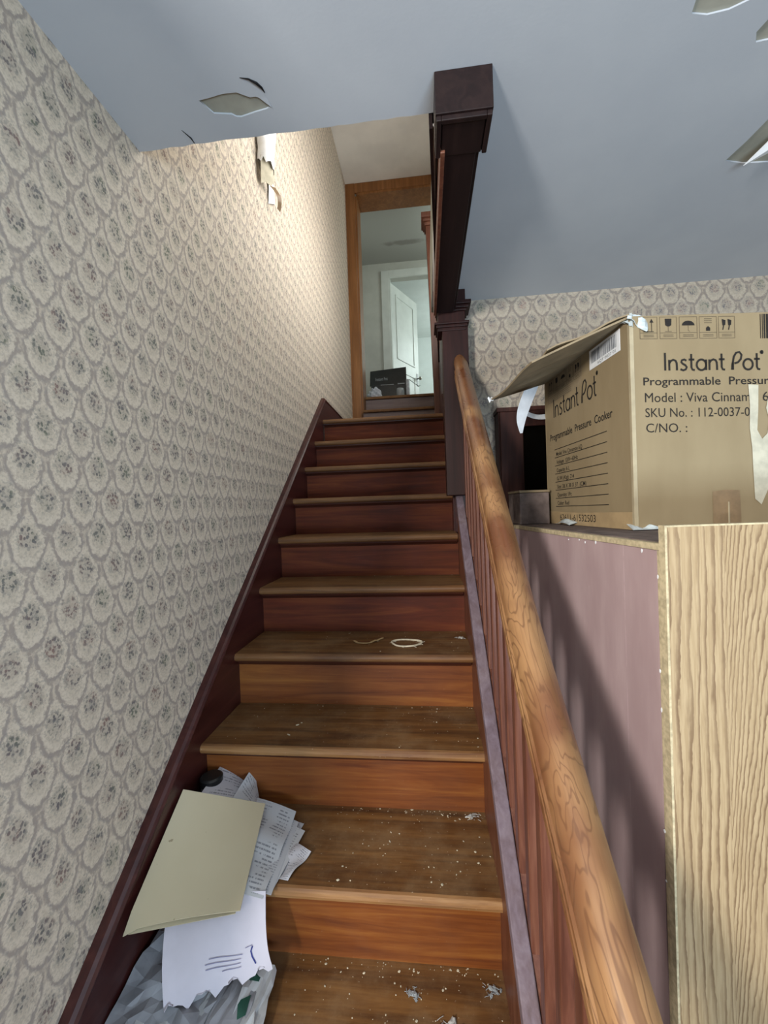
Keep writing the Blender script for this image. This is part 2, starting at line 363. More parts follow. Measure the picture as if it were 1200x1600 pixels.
def ribbon(bm, pts, w, tf):
    n = len(pts); L = []; Rr = []
    for i in range(n):
        a = pts[max(i-1, 0)]; b = pts[min(i+1, n-1)]; dx, dy = b[0]-a[0], b[1]-a[1]; l = math.hypot(dx, dy) or 1
        nx, ny = -dy/l*w/2, dx/l*w/2; x, y = pts[i]
        L.append(bm.verts.new(tf(x+nx, y+ny))); Rr.append(bm.verts.new(tf(x-nx, y-ny)))
    for i in range(n-1): bm.faces.new((L[i], Rr[i], Rr[i+1], L[i+1]))
def poly2(bm, pts, tf): bm.faces.new([bm.verts.new(tf(*p)) for p in pts])
def arc(cx, cy, rx, ry, a0, a1, n=12):
    return [(cx+rx*math.cos(math.radians(a0+(a1-a0)*i/n)), cy+ry*math.sin(math.radians(a0+(a1-a0)*i/n))) for i in range(n+1)]

# ------------------------------------------------------------------ dimensions (metres, eye at the origin)
RUN, RISE, D0, Z0 = .245, .2003, .7084, -1.1287
SL = RISE/RUN
XW, XL, XR = -.764, -.734, .146       # wallpapered wall, skirt face, tread right end
ZC, ZU = 1.022, 1.274                 # hall ceiling, upper floor
ZT = 3.555                            # ceiling over the stairs
YB = 2.05                             # back wall
FL = -1.53
yk = lambda k: D0+RUN*k
zk = lambda k: Z0+RISE*k
line = lambda y, z0: z0+SL*y

# ------------------------------------------------------------------ setting
bm = newbm(); add_box(bm, -3.2, 2.75, -3.4, 2.05, FL-.1, FL); struct('floor', bm, 'floorw')
bm = newbm(); add_box(bm, XW-.12, XW, -.2, 4.5, FL, ZT+.1); struct('wall_left', bm, 'paper_left')
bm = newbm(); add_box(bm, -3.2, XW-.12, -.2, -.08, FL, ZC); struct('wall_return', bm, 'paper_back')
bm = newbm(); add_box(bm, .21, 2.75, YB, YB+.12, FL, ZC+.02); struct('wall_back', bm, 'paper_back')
bm = newbm(); add_box(bm, 2.63, 2.75, -3.4, YB, FL, ZC); struct('wall_right', bm, 'paper_left')
# lower ceiling: painted skin with broken places over bare plaster
OY = 1.062; OX = .055
def jag(a, b, n, amp):
    a = Vector(a); b = Vector(b); d = (b-a); nn = Vector((-d.y, d.x)).normalized()
    return [tuple(a+d*(i/n)+nn*(R.uniform(-1, 1)*amp)) for i in range(1, n)]
outer = [(XW, -3.4), (2.7, -3.4), (2.7, YB+.03), (OX+.01, YB+.03), (OX, OY)] + jag((OX, OY), (XW, OY), 26, .0022) + [(XW, OY)]
h1 = [(-.524, .952), (-.500, .950), (-.46, .945), (-.425, .946), (-.408, .956), (-.397, .962), (-.383, .962), (-.372, .968), (-.364, .982), (-.352, .990), (-.370, .995), (-.40, .999), (-.440, 1.006), (-.452, 1.004), (-.462, .996), (-.505, .988), (-.512, .975)]
h2 = [(.937, 1.335), (.95, 1.27), (.958, 1.19), (1.02, 1.10), (1.10, 1.16), (1.15, 1.25), (1.16, 1.33), (1.09, 1.36), (1.0, 1.353)]
h3 = [(.574, .86), (.590, .923), (.625, .930), (.665, .926), (.700, .912), (.73, .86), (.70, .78), (.60, .79)]
h4 = [(.757, .978), (.772, 1.000), (.83, .995), (.84, .92), (.77, .93)]
o = struct('ceiling', curve_plate(outer, [h1, h2, h3, h4], ZC, .004), 'ceil')
bm = newbm()
add_box(bm, -3.2, 2.75, -3.4, OY-.001, ZC+.0045, ZU); add_box(bm, OX+.006, 2.75, OY, YB+.1, ZC+.0045, ZU)
struct('ceiling_lath', bm, 'plaster')
# stairwell upper shell
bm = newbm(); add_box(bm, XW-.12, .6, OY-.4, 4.5, ZT, ZT+.1); struct('ceiling_stairwell', bm, 'uwall')
bm = newbm(); add_box(bm, .30, .42, OY-.12, 4.38, ZU, ZT); struct('wall_stairwell', bm, 'uwall')
bm = newbm(); add_box(bm, XW-.12, .42, OY-.40, OY-.28, ZU, ZT); struct('wall_above_ceiling', bm, 'uwall')
bm = newbm(); add_box(bm, .15, .27, 2.0+.12, 4.38, FL, ZU+.0); struct('wall_stairs_right', bm, 'maroon')
# door wall (opening X -.65 .. .32, top 3.40)
bm = newbm(); add_box(bm, XW-.12, -.668, 4.395, 4.62, .3, ZT); add_box(bm, -.668, .45, 4.395, 4.62, 3.453, ZT); add_box(bm, .36, .5, 4.395, 4.62, .3, ZT)
struct('wall_doorway', bm, 'uwall')
t = thing('door_casing', 'orange-brown oak casing around the doorway at the top of the stairs', 'door frame', (-.7, 4.38, .674))
bm = newbm(); add_box(bm, -.779, -.664, 4.365, 4.395, .674, 3.555); obj('casing_upright', bm, 'orange', t, .004, world=True)
bm = newbm(); add_box(bm, -.664, .34, 4.365, 4.395, 3.452, 3.553); obj('casing_head', bm, 'orange', t, .004, world=True)
bm = newbm(); add_box(bm, -.668, -.645, 4.39, 4.64, .674, 3.43); obj('jamb', bm, 'orange', t, world=True)
bm = newbm(); add_box(bm, -.645, .34, 4.372, 4.64, 3.43, 3.452); obj('jamb', bm, 'orange', t, world=True)
# upper hall
HW = -.86
bm = newbm(); add_box(bm, HW-.1, 1.6, 4.62, 8.7, ZU-.2, ZU-.002); struct('floor_upper', bm, 'floorw')
bm = newbm(); add_box(bm, HW-.1, HW, 4.62, 8.7, ZU, 3.72); struct('wall_hall_left', bm, 'hall')
bm = newbm(); add_box(bm, 1.5, 1.6, 4.62, 8.7, ZU, 3.72); struct('wall_hall_right', bm, 'hall')
def hallceil():
    n = NT('stained_hall_ceiling', .75, .2); p = n.pos(); x = n.xyz(p)
    d = n.m_('SQRT', n.m_('ADD', n.m_('POWER', n.m_('DIVIDE', n.m_('SUBTRACT', x[0], -.18), .36), 2), n.m_('POWER', n.m_('DIVIDE', n.m_('SUBTRACT', x[1], 5.52), .07), 2)))
    d = n.m_('ADD', d, n.m_('MULTIPLY', n.m_('SUBTRACT', n.noise(p, 7, 4), .5), 1.4))
    return n.col(n.mix(n.sm(d, 1.0, .4, 0, .55), (.40, .40, .37), (.16, .14, .12)))
M['hallceil'] = hallceil()
bm = newbm(); add_box(bm, HW, 1.5, 4.62, 5.95, 3.62, 3.72); struct('ceiling_hall', bm, 'hallceil')
bm = newbm(); add_box(bm, HW, -.44, 5.95, 6.05, ZU, 3.62); add_box(bm, -.44, .42, 5.95, 6.05, 3.39, 3.62); add_box(bm, .42, 1.5, 5.95, 6.05, ZU, 3.62)
struct('wall_hall_back', bm, 'hall')
bm = newbm(); add_box(bm, HW, 1.5, 8.6, 8.7, ZU, 3.62); struct('wall_room_back', bm, 'room')
bm = newbm(); add_box(bm, HW, 1.5, 6.05, 8.6, 3.60, 3.72); struct('ceiling_room', bm, 'room')
t = thing('door_casing', 'white painted casing around the bedroom doorway behind the upper hall', 'door frame', (-.4, 5.94, ZU))
for x0, x1, z0, z1, nm in ((-.55, -.44, ZU, 3.50, 'casing_upright'), (.42, .53, ZU, 3.50, 'casing_upright'), (-.44, .42, 3.39, 3.50, 'casing_head')):
    bm = newbm(); add_box(bm, x0, x1, 5.925, 5.95, z0, z1); obj(nm, bm, 'white', t, .004, world=True)
bm = newbm(); add_box(bm, -.44, -.418, 5.93, 6.06, ZU, 3.39); obj('jamb', bm, 'white', t, world=True)
# open white door leaf
hx, hy = -.415, 6.02; ang = math.atan2(6.70-hy, -.045-hx); lw = math.hypot(6.70-hy, -.045-hx)
t = thing('panel_door', 'white panelled door standing ajar into the bright room behind the upper hall', 'door', (hx, hy, ZU), ang)
bm = newbm(); add_box(bm, 0, lw, 0, .035, .01, 2.09)
for z0, z1 in ((.2, .85), (1.0, 1.97)):
    # recessed panel as a raised moulding frame on the hall side
    for a, b, c, d in ((.12, .15, z0, z1), (lw-.15, lw-.12, z0, z1), (.15, lw-.15, z0, z0+.03), (.15, lw-.15, z1-.03, z1)):
        add_box(bm, a, b, -.008, .0, c, d)
obj('door_leaf', bm, 'white', t, .002)
bm = newbm(); add_box(bm, lw-.075, lw-.035, -.006, .001, .72, .92); obj('lock_plate', bm, 'lid', t)
bm = newbm(); add_tube(bm, [(lw-.055, -.006, .84), (lw-.055, -.04, .84)], .01, 8); bmesh.ops.create_uvsphere(bm, u_segments=12, v_segments=8, radius=.027, matrix=Matrix.Translation((lw-.055, -.055, .84)))
obj('door_knob', bm, 'metal', t, smooth=True)

# ------------------------------------------------------------------ staircase
st = thing('staircase', 'straight steep wooden staircase with worn brown treads rising to the upper landing', 'staircase', (-.3, .2, FL))
def tread(k):
    y0, y1, z = yk(k), yk(k+1)+.037, zk(k)
    if k == 9: y1 = 4.13
    bm = newbm(); T = .030
    pr = [(y1, z-T), (y1, z), (y0+.012, z)]
    pr += [(y0+.013+.015*math.cos(math.radians(a))*1.0-.0, z-.015+.015*math.sin(math.radians(a))) for a in (90, 120, 150, 180, 210, 240, 270)][1:]
    x1 = XR+(.006 if k < 5 else 0)
    add_prism(bm, [(XL, y, zz) for y, zz in pr], (x1-XL, 0, 0))
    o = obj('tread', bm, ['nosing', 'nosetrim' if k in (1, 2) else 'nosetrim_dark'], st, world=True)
    for p in o.data.polygons:
        c = p.center + st.location
        if c.y < y0+.02: p.material_index = 1
    bm = newbm(); add_prism(bm, [(XL+.001, y0+.037, z-T), (XL+.001, y0+.016, z-T), (XL+.001, y0+.019, z-T-.008), (XL+.001, y0+.030, z-T-.014), (XL+.001, y0+.037, z-T-.022)], (XR-XL-.002, 0, 0))
    c = obj('cove_moulding', bm, 'cove', o); c.data.transform(Matrix.Translation(-Vector(st.location)))
    return o
for k in range(-1, 10): tread(k)
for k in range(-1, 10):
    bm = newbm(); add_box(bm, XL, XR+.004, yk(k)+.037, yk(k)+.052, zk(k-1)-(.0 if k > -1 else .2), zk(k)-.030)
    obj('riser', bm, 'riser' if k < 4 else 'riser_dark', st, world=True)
# three short steps through the doorway
for k, (y, z, xa) in enumerate(((4.10, .874, -.734), (4.34, 1.074, -.642), (4.56, 1.274, -.642))):
    bm = newbm(); add_box(bm, xa, .148, y-.028, 4.66 if k == 2 else y+.26, z-.028, z); obj('upper_tread', bm, 'nosing', st, .006, world=True)
    bm = newbm(); add_box(bm, xa, .148, y, y+.014, z-.2, z-.028); obj('upper_riser', bm, 'grey_step', st, world=True)
# skirt board on the wall
def sloped(bm, x0, x1, ya, yb, z0top, z0bot):
    add_prism(bm, [(x0, ya, line(ya, z0bot)), (x0, yb, line(yb, z0bot)), (x0, yb, line(yb, z0top)), (x0, ya, line(ya, z0top))], (x1-x0, 0, 0))
sk = newbm(); ye = 3.0; zt = line(ye, -1.597)
add_prism(sk, [(XW, .45, line(.45, -2.05)), (XW, 2.9, line(2.9, -2.05)), (XW, 2.93, .674), (XW, 4.36, .674), (XW, 4.36, zt-.008), (XW, ye, zt-.008), (XW, .45, line(.45, -1.605))], (XL-XW, 0, 0))
s = obj('skirt_board', sk, 'maroon', st, world=True)
bm = newbm(); pr = [(0, -.022), (.034, -.022), (.036, -.014), (.030, -.006), (.022, 0), (0, 0)]
P = [(XW+dx, dz) for dx, dz in pr]
ring = []
for y in (.45, ye): ring.append([bm.verts.new((x, y, line(y, -1.597)+dz)) for x, dz in P])
ring.append([bm.verts.new((x, 4.36, zt+dz)) for x, dz in P])
for a, b in zip(ring, ring[1:]):
    for i in range(len(P)): bm.faces.new((a[i], a[(i+1) % len(P)], b[(i+1) % len(P)], b[i]))
bm.faces.new(ring[0]); bm.faces.new(ring[-1])
c = obj('skirt_moulding', bm, 'lav' if 0 else 'maroon', s); c.data.transform(Matrix.Translation(-Vector(st.location)))
# outer stringer on the open side
bm = newbm(); sloped(bm, XR+.002, .206, .05, 1.93, -1.6215, -2.0); obj('stringer', bm, 'balw', st, world=True)
# upper wall skirt behind the column (k >= 6)
bm = newbm(); sloped(bm, .142, .1495, 2.12, 2.96, -1.60, -2.02); obj('upper_skirt_board', bm, 'maroon', st, world=True)

# ------------------------------------------------------------------ banister
ba = thing('banister', 'oak handrail on close-set red-brown balusters along the open side of the stairs', 'banister', (.184, .1, FL))
prof = [(-.031, -.024), (-.027, -.012), (-.018, -.003), (-.006, .001), (.004, -.001), (.014, -.008), (.024, -.018), (.031, -.030), (.0325, -.034), (.026, -.043), (.025, -.055), (.031, -.060), (.031, -.068), (.027, -.072), (.031, -.077), (.031, -.090), (.024, -.094),
        (-.024, -.094), (-.031, -.090), (-.031, -.077), (-.027, -.072), (-.031, -.068), (-.031, -.060), (-.025, -.055), (-.026, -.043), (-.0325, -.034)]
def sweep(prof, xc, z0, ya, yb, n=24):
    bm = newbm(); rr = []
    for j in range(n+1):
        y = ya+(yb-ya)*j/n; xo = .013*min(1, max(0, (.8-y)/.42)); rr.append([bm.verts.new((xc+xo+dx, y, line(y, z0)+dz*1.25)) for dx, dz in prof])
    m = len(prof)
    for a, b in zip(rr, rr[1:]):
        for i in range(m): bm.faces.new((a[i], a[(i+1) % m], b[(i+1) % m], b[i]))
    bm.faces.new(rr[0]); bm.faces.new(rr[-1]); return bm
o = obj('handrail', sweep(prof, .186, -.868, .05, 1.94), 'rail', ba, smooth=True, world=True)
md = o.modifiers.new('es', 'EDGE_SPLIT'); md.split_angle = math.radians(38)
bm = newbm(); sloped(bm, .148, .182, .05, 2.04, -1.575, -1.62); obj('shoe_rail', bm, 'lav', ba, .003, world=True)
bm = newbm(); sloped(bm, .1825, .208, .05, 1.93, -1.585, -1.640); obj('shoe_fillet', bm, 'balw', ba, .002, world=True)
b0 = None
for i in range(20):
    y = .085+.095*i
    if b0 is None:
        bm = newbm(); w = .016; lo = line(-w, -1.628); hi = line(-w, -.868-.112)
        add_prism(bm, [(-.010, -w, -1.60+SL*-w), (-.010, w, -1.60+SL*w), (-.010, w, -.98+SL*w), (-.010, -w, -.98-SL*w)], (.022, 0, 0))
        b0 = obj('baluster', bm, 'balw', ba, .003); b = b0
    else: b = b0.copy(); COL.objects.link(b); b.parent = ba
    b.location = Vector((.193, y, SL*y)) - ba.location

# ------------------------------------------------------------------ column, beam, lining
t = thing('wall_column', 'dark maroon square column with a moulded capital where the handrail ends', 'column', (.15, 1.99, FL))
bm = newbm(); add_box(bm, .104, .225, 1.945, 2.048, .055, .86); obj('shaft', bm, 'maroonz', t, .002, world=True)
bm = newbm()
for x, z0, z1 in ((.006, .835, .85), (.012, .85, .862), (.020, .862, .872)): add_box(bm, .088-x, .21+x, 1.945-x, 2.05+x*0, z0, z1)
obj('lower_capital', bm, 'maroonz', t, .002, world=True)
bm = newbm()
add_box(bm, .086, .212, 1.943, 2.05, .872, .925)
for x, z0, z1 in ((.010, .925, .935), (.020, .935, .948), (.030, .948, .965)): add_box(bm, .088-x*.4, .21+x, 1.945-x, 2.05, z0, z1)
add_box(bm, .07, .215, 1.93, 2.05, .965, ZC-.001)
obj('upper_capital', bm, 'maroonz', t, .002, world=True)
t = thing('ceiling_beam', 'dark boxed timber beam under the ceiling beside the stairwell opening', 'beam', (.12, 1.0, ZC-.001))
bm = newbm(); add_box(bm, .078, .158, 1.05, 1.93, .915, ZC-.001); obj('beam_body', bm, 'beam', t, .002, world=True)
bm = newbm(); add_box(bm, .066, .078, 1.05, 1.93, .905, ZC-.001); obj('edge_moulding', bm, 'balw', t, .002, world=True)
bm = newbm(); add_box(bm, .158, .168, 1.05, 1.93, .925, ZC-.001); obj('edge_moulding', bm, 'beam', t, .002, world=True)
bm = newbm(); add_box(bm, .052, .186, .962, 1.075, .921, ZC-.001)
obj('end_block', bm, 'beam', t, .0015, world=True)
bm = newbm()
for x0, x1, y0, y1 in ((.054, .066, .966, 1.07), (.172, .184, .966, 1.07), (.066, .172, .966, .978)): add_box(bm, x0, x1, y0, y1, .908, .921)
add_box(bm, .068, .170, .980, 1.07, .912, .921)
obj('end_block_moulding', bm, 'beam', t, .002, world=True)
t = thing('stairwell_fascia', 'dark board lining the right edge of the stairwell opening, with a rough plaster gap', 'trim board', (.05, 1.07, 1.0))
bm = newbm(); add_prism(bm, [(.040, 1.066, .985), (.049, 1.066, .985), (.118, 2.62, .930), (.109, 2.62, .930)], (0, 0, .32)); obj('board', bm, 'beam', t, world=True)
bm = newbm()
pts = [(.0495, 1.070+.08*i, .993-.001*i+R.uniform(-.004, .004)) for i in range(11)]
add_tube(bm, [(x+.0045+i*.0015, y, z+.008) for i, (x, y, z) in enumerate(pts)], [.0045+R.uniform(-.0015, .0012) for _ in pts], 6); obj('plaster_gap', bm, 'uwall', t, world=True)
# newel on the landing
t = thing('newel_post', 'red-brown square newel post with stepped cap standing on the upper landing', 'newel post', (.12, 3.6, zk(9)))
nx, ny = .078, 3.62
bm = newbm(); add_prism(bm, [(nx, ny, 2.50), (nx+.11, ny, 2.50), (nx+.11, ny+.11, 2.50), (nx, ny+.11, 2.50)], (.034, 0, zk(9)-2.50)); obj('shaft', bm, 'balw', t, .004, world=True)
bm = newbm(); add_box(bm, nx-.012, nx+.122, ny-.012, ny+.122, 2.50, 2.53); add_box(bm, nx-.024, nx+.134, ny-.024, ny+.134, 2.53, 2.555); add_box(bm, nx-.038, nx+.148, ny-.038, ny+.148, 2.555, 2.60)
obj('cap', bm, 'balw', t, .005, world=True)

# ------------------------------------------------------------------ hanging torn wallpaper on the left wall, ceiling flaps
t = thing('hanging_paper_curl', 'white strip of peeled paper curling off the wallpapered wall below the ceiling edge', 'torn paper', (XW+.03, 1.9, 1.75))
bm = newbm(); rr = []
for j in range(9):
    z = 1.70+.075*j; rr.append([bm.verts.new((XW+.035+.036*math.cos(math.radians(a))+.006*math.sin(j*2.1), 1.93+.050*math.sin(math.radians(a))+.004*math.sin(j*1.3+a), z+(R.uniform(-.016, .016) if j == 0 else 0))) for a in range(-140, 121, 20)])
for a, b in zip(rr, rr[1:]):
    for i in range(len(a)-1): bm.faces.new((a[i], a[i+1], b[i+1], b[i]))
obj('paper_roll', bm, 'label', t, smooth=True, world=True, solid=.002)
bm = sheet([(XW+.004, 2.03, 1.60), (XW+.006, 2.12, 1.66), (XW+.03, 2.12, 2.3), (XW+.004, 2.00, 2.3)], 4, 10, lambda u, v: (.01*math.sin(v*7+u*3), 0, 0)); obj('paper_edge', bm, 'label', t, smooth=True, world=True, solid=.0015)
bm = sheet([(XW+.02, 1.90, 1.60), (XW+.05, 1.99, 1.655), (XW+.065, 1.98, 1.72), (XW+.03, 1.88, 1.72)], 5, 5, lambda u, v: (.015*math.sin(u*3.1), 0, .01*math.sin(u*9))); obj('torn_backing', bm, 'torn', t, smooth=True, world=True, solid=.0015)
bm = sheet([(XW+.05, 2.03, 1.57), (XW+.062, 2.04, 1.555), (XW+.05, 2.01, 1.66), (XW+.03, 1.985, 1.655)], 2, 6, lambda u, v: (.02*math.sin(v*3.1), 0, 0)); obj('loose_strip', bm, 'btape', t, smooth=True, world=True, solid=.0012)
def flap(name, corners, mat, label, f=None, solid=.0025):
    bm = sheet(corners, 8, 8, f); o = obj(name, bm, mat, smooth=True, solid=solid); return tag(o, label, 'peeling paint', 'paint flaps hanging from the ceiling')
flap('paint_flap', [(-.36, .955, ZC+.0015), (-.353, .992, ZC-.0012), (-.378, .964, ZC+.001), (-.392, .946, ZC+.002)], 'ceil', 'small curled paint flap at the broken patch near the stairwell edge', None, .0012)
bm = newbm(); a = [Vector(p) for p in ((.978, 1.322, ZC-.030), (1.01, 1.235, ZC-.006), (1.08, 1.15, ZC+.002), (1.12, 1.24, ZC-.004), (1.05, 1.288, ZC-.014))]
c = bm.verts.new((1.035, 1.25, ZC-.022)); vs = [bm.verts.new(p) for p in a]
for i in range(5): bm.faces.new((vs[i], vs[(i+1) % 5], c))
tag(obj('paint_flap', bm, 'label', solid=.002), 'white pointed paint flap hanging from the ceiling over the big cardboard box', 'peeling paint', 'paint flaps hanging from the ceiling')
bm = newbm()   # curved crack slivers
add_tube(bm, [(-.402, .915, ZC-.0005), (-.383, .920, ZC-.001), (-.368, .931, ZC-.0015), (-.360, .943, ZC-.001), (-.357, .955, ZC-.0005)], [.0006, .0018, .0032, .0026, .0008], 6)
tag(obj('ceiling_crack', bm, 'black'), 'curved dark crack in the ceiling above the broken patch', 'crack', 'cracks in the ceiling')
bm = newbm(); add_tube(bm, [(-.612, 1.018, ZC-.0002), (-.606, 1.03, ZC-.0005), (-.60, 1.043, ZC-.0008), (-.60, 1.058, ZC-.0005)], [.0005, .0012, .0018, .001], 6)
tag(obj('ceiling_crack', bm, 'black'), 'short crack at the ceiling edge near the left wall', 'crack', 'cracks in the ceiling')

# ------------------------------------------------------------------ veneer cabinet
TH = .097; ZCAB = -.078; CD = 1.0
cb = thing('cabinet', 'tall oak-veneer cabinet with mauve back panel standing beside the banister', 'cabinet', (.413, .762, FL), TH)
H = ZCAB-FL
bm = newbm(); add_box(bm, 0, .72, -.016, 0, 0, H+.030); obj('veneer_panel', bm, 'veneer', cb)
bm = newbm(); add_box(bm, -.004, 0, -.016, .0, 0, H+.030); add_box(bm, -.004, .72, -.016, 0, H+.030, H+.033); obj('edge_band', bm, 'pboard', cb)
bm = newbm(); add_box(bm, .0, .006, .014, CD, 0, H-.013); obj('back_panel', bm, 'mauve', cb)
bm = newbm(); add_box(bm, -.002, .010, .001, .009, 0, H-.013); obj('corner_strip', bm, 'pboard', cb, .001)
bm = newbm(); add_box(bm, -.002, .72, .001, CD, H-.012, H); obj('top_board', bm, 'pboard', cb)
bm = newbm(); add_box(bm, .012, .72, .001, CD-.02, H, H+.002); obj('top_surface', bm, 'greycard', cb)
bm = newbm(); add_box(bm, .70, .72, .0, CD, 0, H-.013); add_box(bm, .006, .70, CD-.016, CD, 0, H-.013); obj('carcass_panel', bm, 'veneer', cb)
bm = newbm()
for y, z in ((.003, -.06), (.004, -.23), (.003, -.30), (.004, -.52), (.003, -.61), (.05, -.018), (.22, -.016), (.27, -.02), (.36, -.02), (.30, -.016)):
    s = .0026; bm = newbm()
    bmesh.ops.create_icosphere(bm, subdivisions=1, radius=s, matrix=Matrix.Translation((-.0025 if y < .01 else -.0005, y+.004, H+z)) @ Matrix.Diagonal((.3, R.uniform(.6, 1.4), R.uniform(.8, 2.2), 1)))
    obj('paint_chip', bm, 'label', cb)

# ------------------------------------------------------------------ big cardboard box
BW, BL, BH = .52, .54, .545
bx = thing('cardboard_box', 'big open brown cardboard box with black pressure cooker printing on top of the cabinet', 'cardboard box', (.53, 1.09, ZCAB+.003), .1074)
bm = newbm(); th = .005
add_box(bm, 0, BW, 0, th, 0, BH); add_box(bm, 0, BW, BL-th, BL, 0, BH); add_box(bm, 0, th, th, BL-th, 0, BH); add_box(bm, BW-th, BW, th, BL-th, 0, BH); add_box(bm, 0, BW, 0, BL, 0, th)
obj('carton_body', bm, 'card', bx, .0015)
inv = MAT[bx.name].inverted()
A, Hh, T, Nn = [inv @ Vector(p) for p in ((.53, 1.09, .468), (.474, 1.62, .466), (.25, 1.55, .388), (.300, 1.14, .392))]
bm = sheet([A, Nn, T, Hh], 12, 12, lambda u, v: (0, 0, .006*math.sin(v*math.pi*2+u)*u-.010*u*u*(1-v)+.012*math.sin(u*math.pi)*(1 if .35 < v < .6 else 0)*.4))
o = obj('left_flap', bm, 'card_in', bx, solid=.005)
bm = sheet([A+Vector((.0, 0, .006)), A.lerp(Nn, .8)+Vector((0, .02, .012)), Nn.lerp(T, .25)+Vector((.05, 0, .016)), A.lerp(Hh, .3)+Vector((0, 0, .01))], 8, 8, lambda u, v: (0, 0, .004*math.sin(u*9)))
obj('folded_flap_layer', bm, 'card_in', bx, solid=.004)
bm = sheet([(0, BL, BH), (BW, BL, BH), (BW, BL+.08, BH+.10), (0.1, BL+.08, BH+.06)], 2, 2); obj('rear_flap', bm, 'card_in', bx, solid=.005)
bm = sheet([(BW, 0, BH), (BW, BL, BH), (BW+.2, BL, BH-.1), (BW+.2, 0, BH-.1)], 2, 2); obj('right_flap', bm, 'card_in', bx, solid=.005)
# corner tapes
bm = newbm(); add_box(bm, -.001, .009, -.0012, 0, .0, BH-.02); add_box(bm, -.0012, 0, -.001, .008, .0, BH-.02); obj('corner_tape', bm, 'tape', bx, .0005)
bm = sheet([(-.012, -.01, BH-.010), (.036, -.006, BH-.045), (.052, .0, BH-.004), (.004, .02, BH+.010)], 6, 6, lambda u, v: (0, -.006*math.sin(u*7+v*5), .005*math.sin(v*8+u*3))); obj('silvery_tape', bm, 'silver', bx, solid=.001)
bm = sheet([(-.010, -.006, BH-.02), (.004, -.006, BH-.03), (.006, .0, BH+.004), (-.014, .05, BH+.008)], 6, 6, lambda u, v: (0, -.003*math.sin(u*9), .004*math.sin(v*8))); obj('silvery_tape', bm, 'silver', bx, solid=.001)
F = lambda s, t, e=.0009: Vector((s, -e, t))
G = lambda s, t, e=.0009: Vector((-e, s, t))        # s measured from the near corner
GL = lambda s, t: G(BL-s, t)                        # s from the far end = left as seen
# printing on the front face
TLT = -.02
Fr = lambda s, t: F(s, t+TLT*(s-.03))
def logo(bm, x0, x1, zb, h, tf, w):
    L = []; x = 0
    def put(paths, adv):
        nonlocal x
        for p in paths: L.append([(x+a, b) for a, b in p])
        x += adv
    put([[(0, 0), (0, 1)]], .20)
    n_ = [[(0, 0), (0, .6)], [(0, .40), (.08, .54), (.2, .6), (.31, .55), (.36, .42), (.37, .2), (.37, 0)]]
    s_ = [[(.30, .54), (.2, .61), (.08, .57), (.05, .46), (.12, .37), (.24, .29), (.31, .18), (.26, .05), (.14, 0), (0, .06)]]
    t_ = [[(.1, .92), (.1, .16), (.15, .03), (.26, .01)], [(-.03, .60), (.25, .60)]]
    a_ = [arc(.23, .3, .23, .3, 0, 360, 18), [(.46, .6), (.46, .0)]]
    put(n_, .54); put(s_, .44); put(t_, .36); put(a_, .62); put(n_, .50); put(t_, .60)
    put([[(.05, 0), (.05, .42), (.10, .74), (.22, .96), (.38, 1.0), (.48, .84), (.44, .60), (.30, .42), (.12, .36)], [(.0, 0), (.02, .3), (.05, .42)]], .56)
    put([arc(.23, .3, .23, .3, 0, 360, 18)], .56); put(t_, .30)
    put([arc(.05, .98, .045, .06, 0, 360, 10), arc(.05, .98, .015, .02, 0, 360, 6)], .1)
    sx = (x1-x0)/x
    for p in L: ribbon(bm, [(x0+a*sx, zb+b*h) for a, b in p], w, tf)
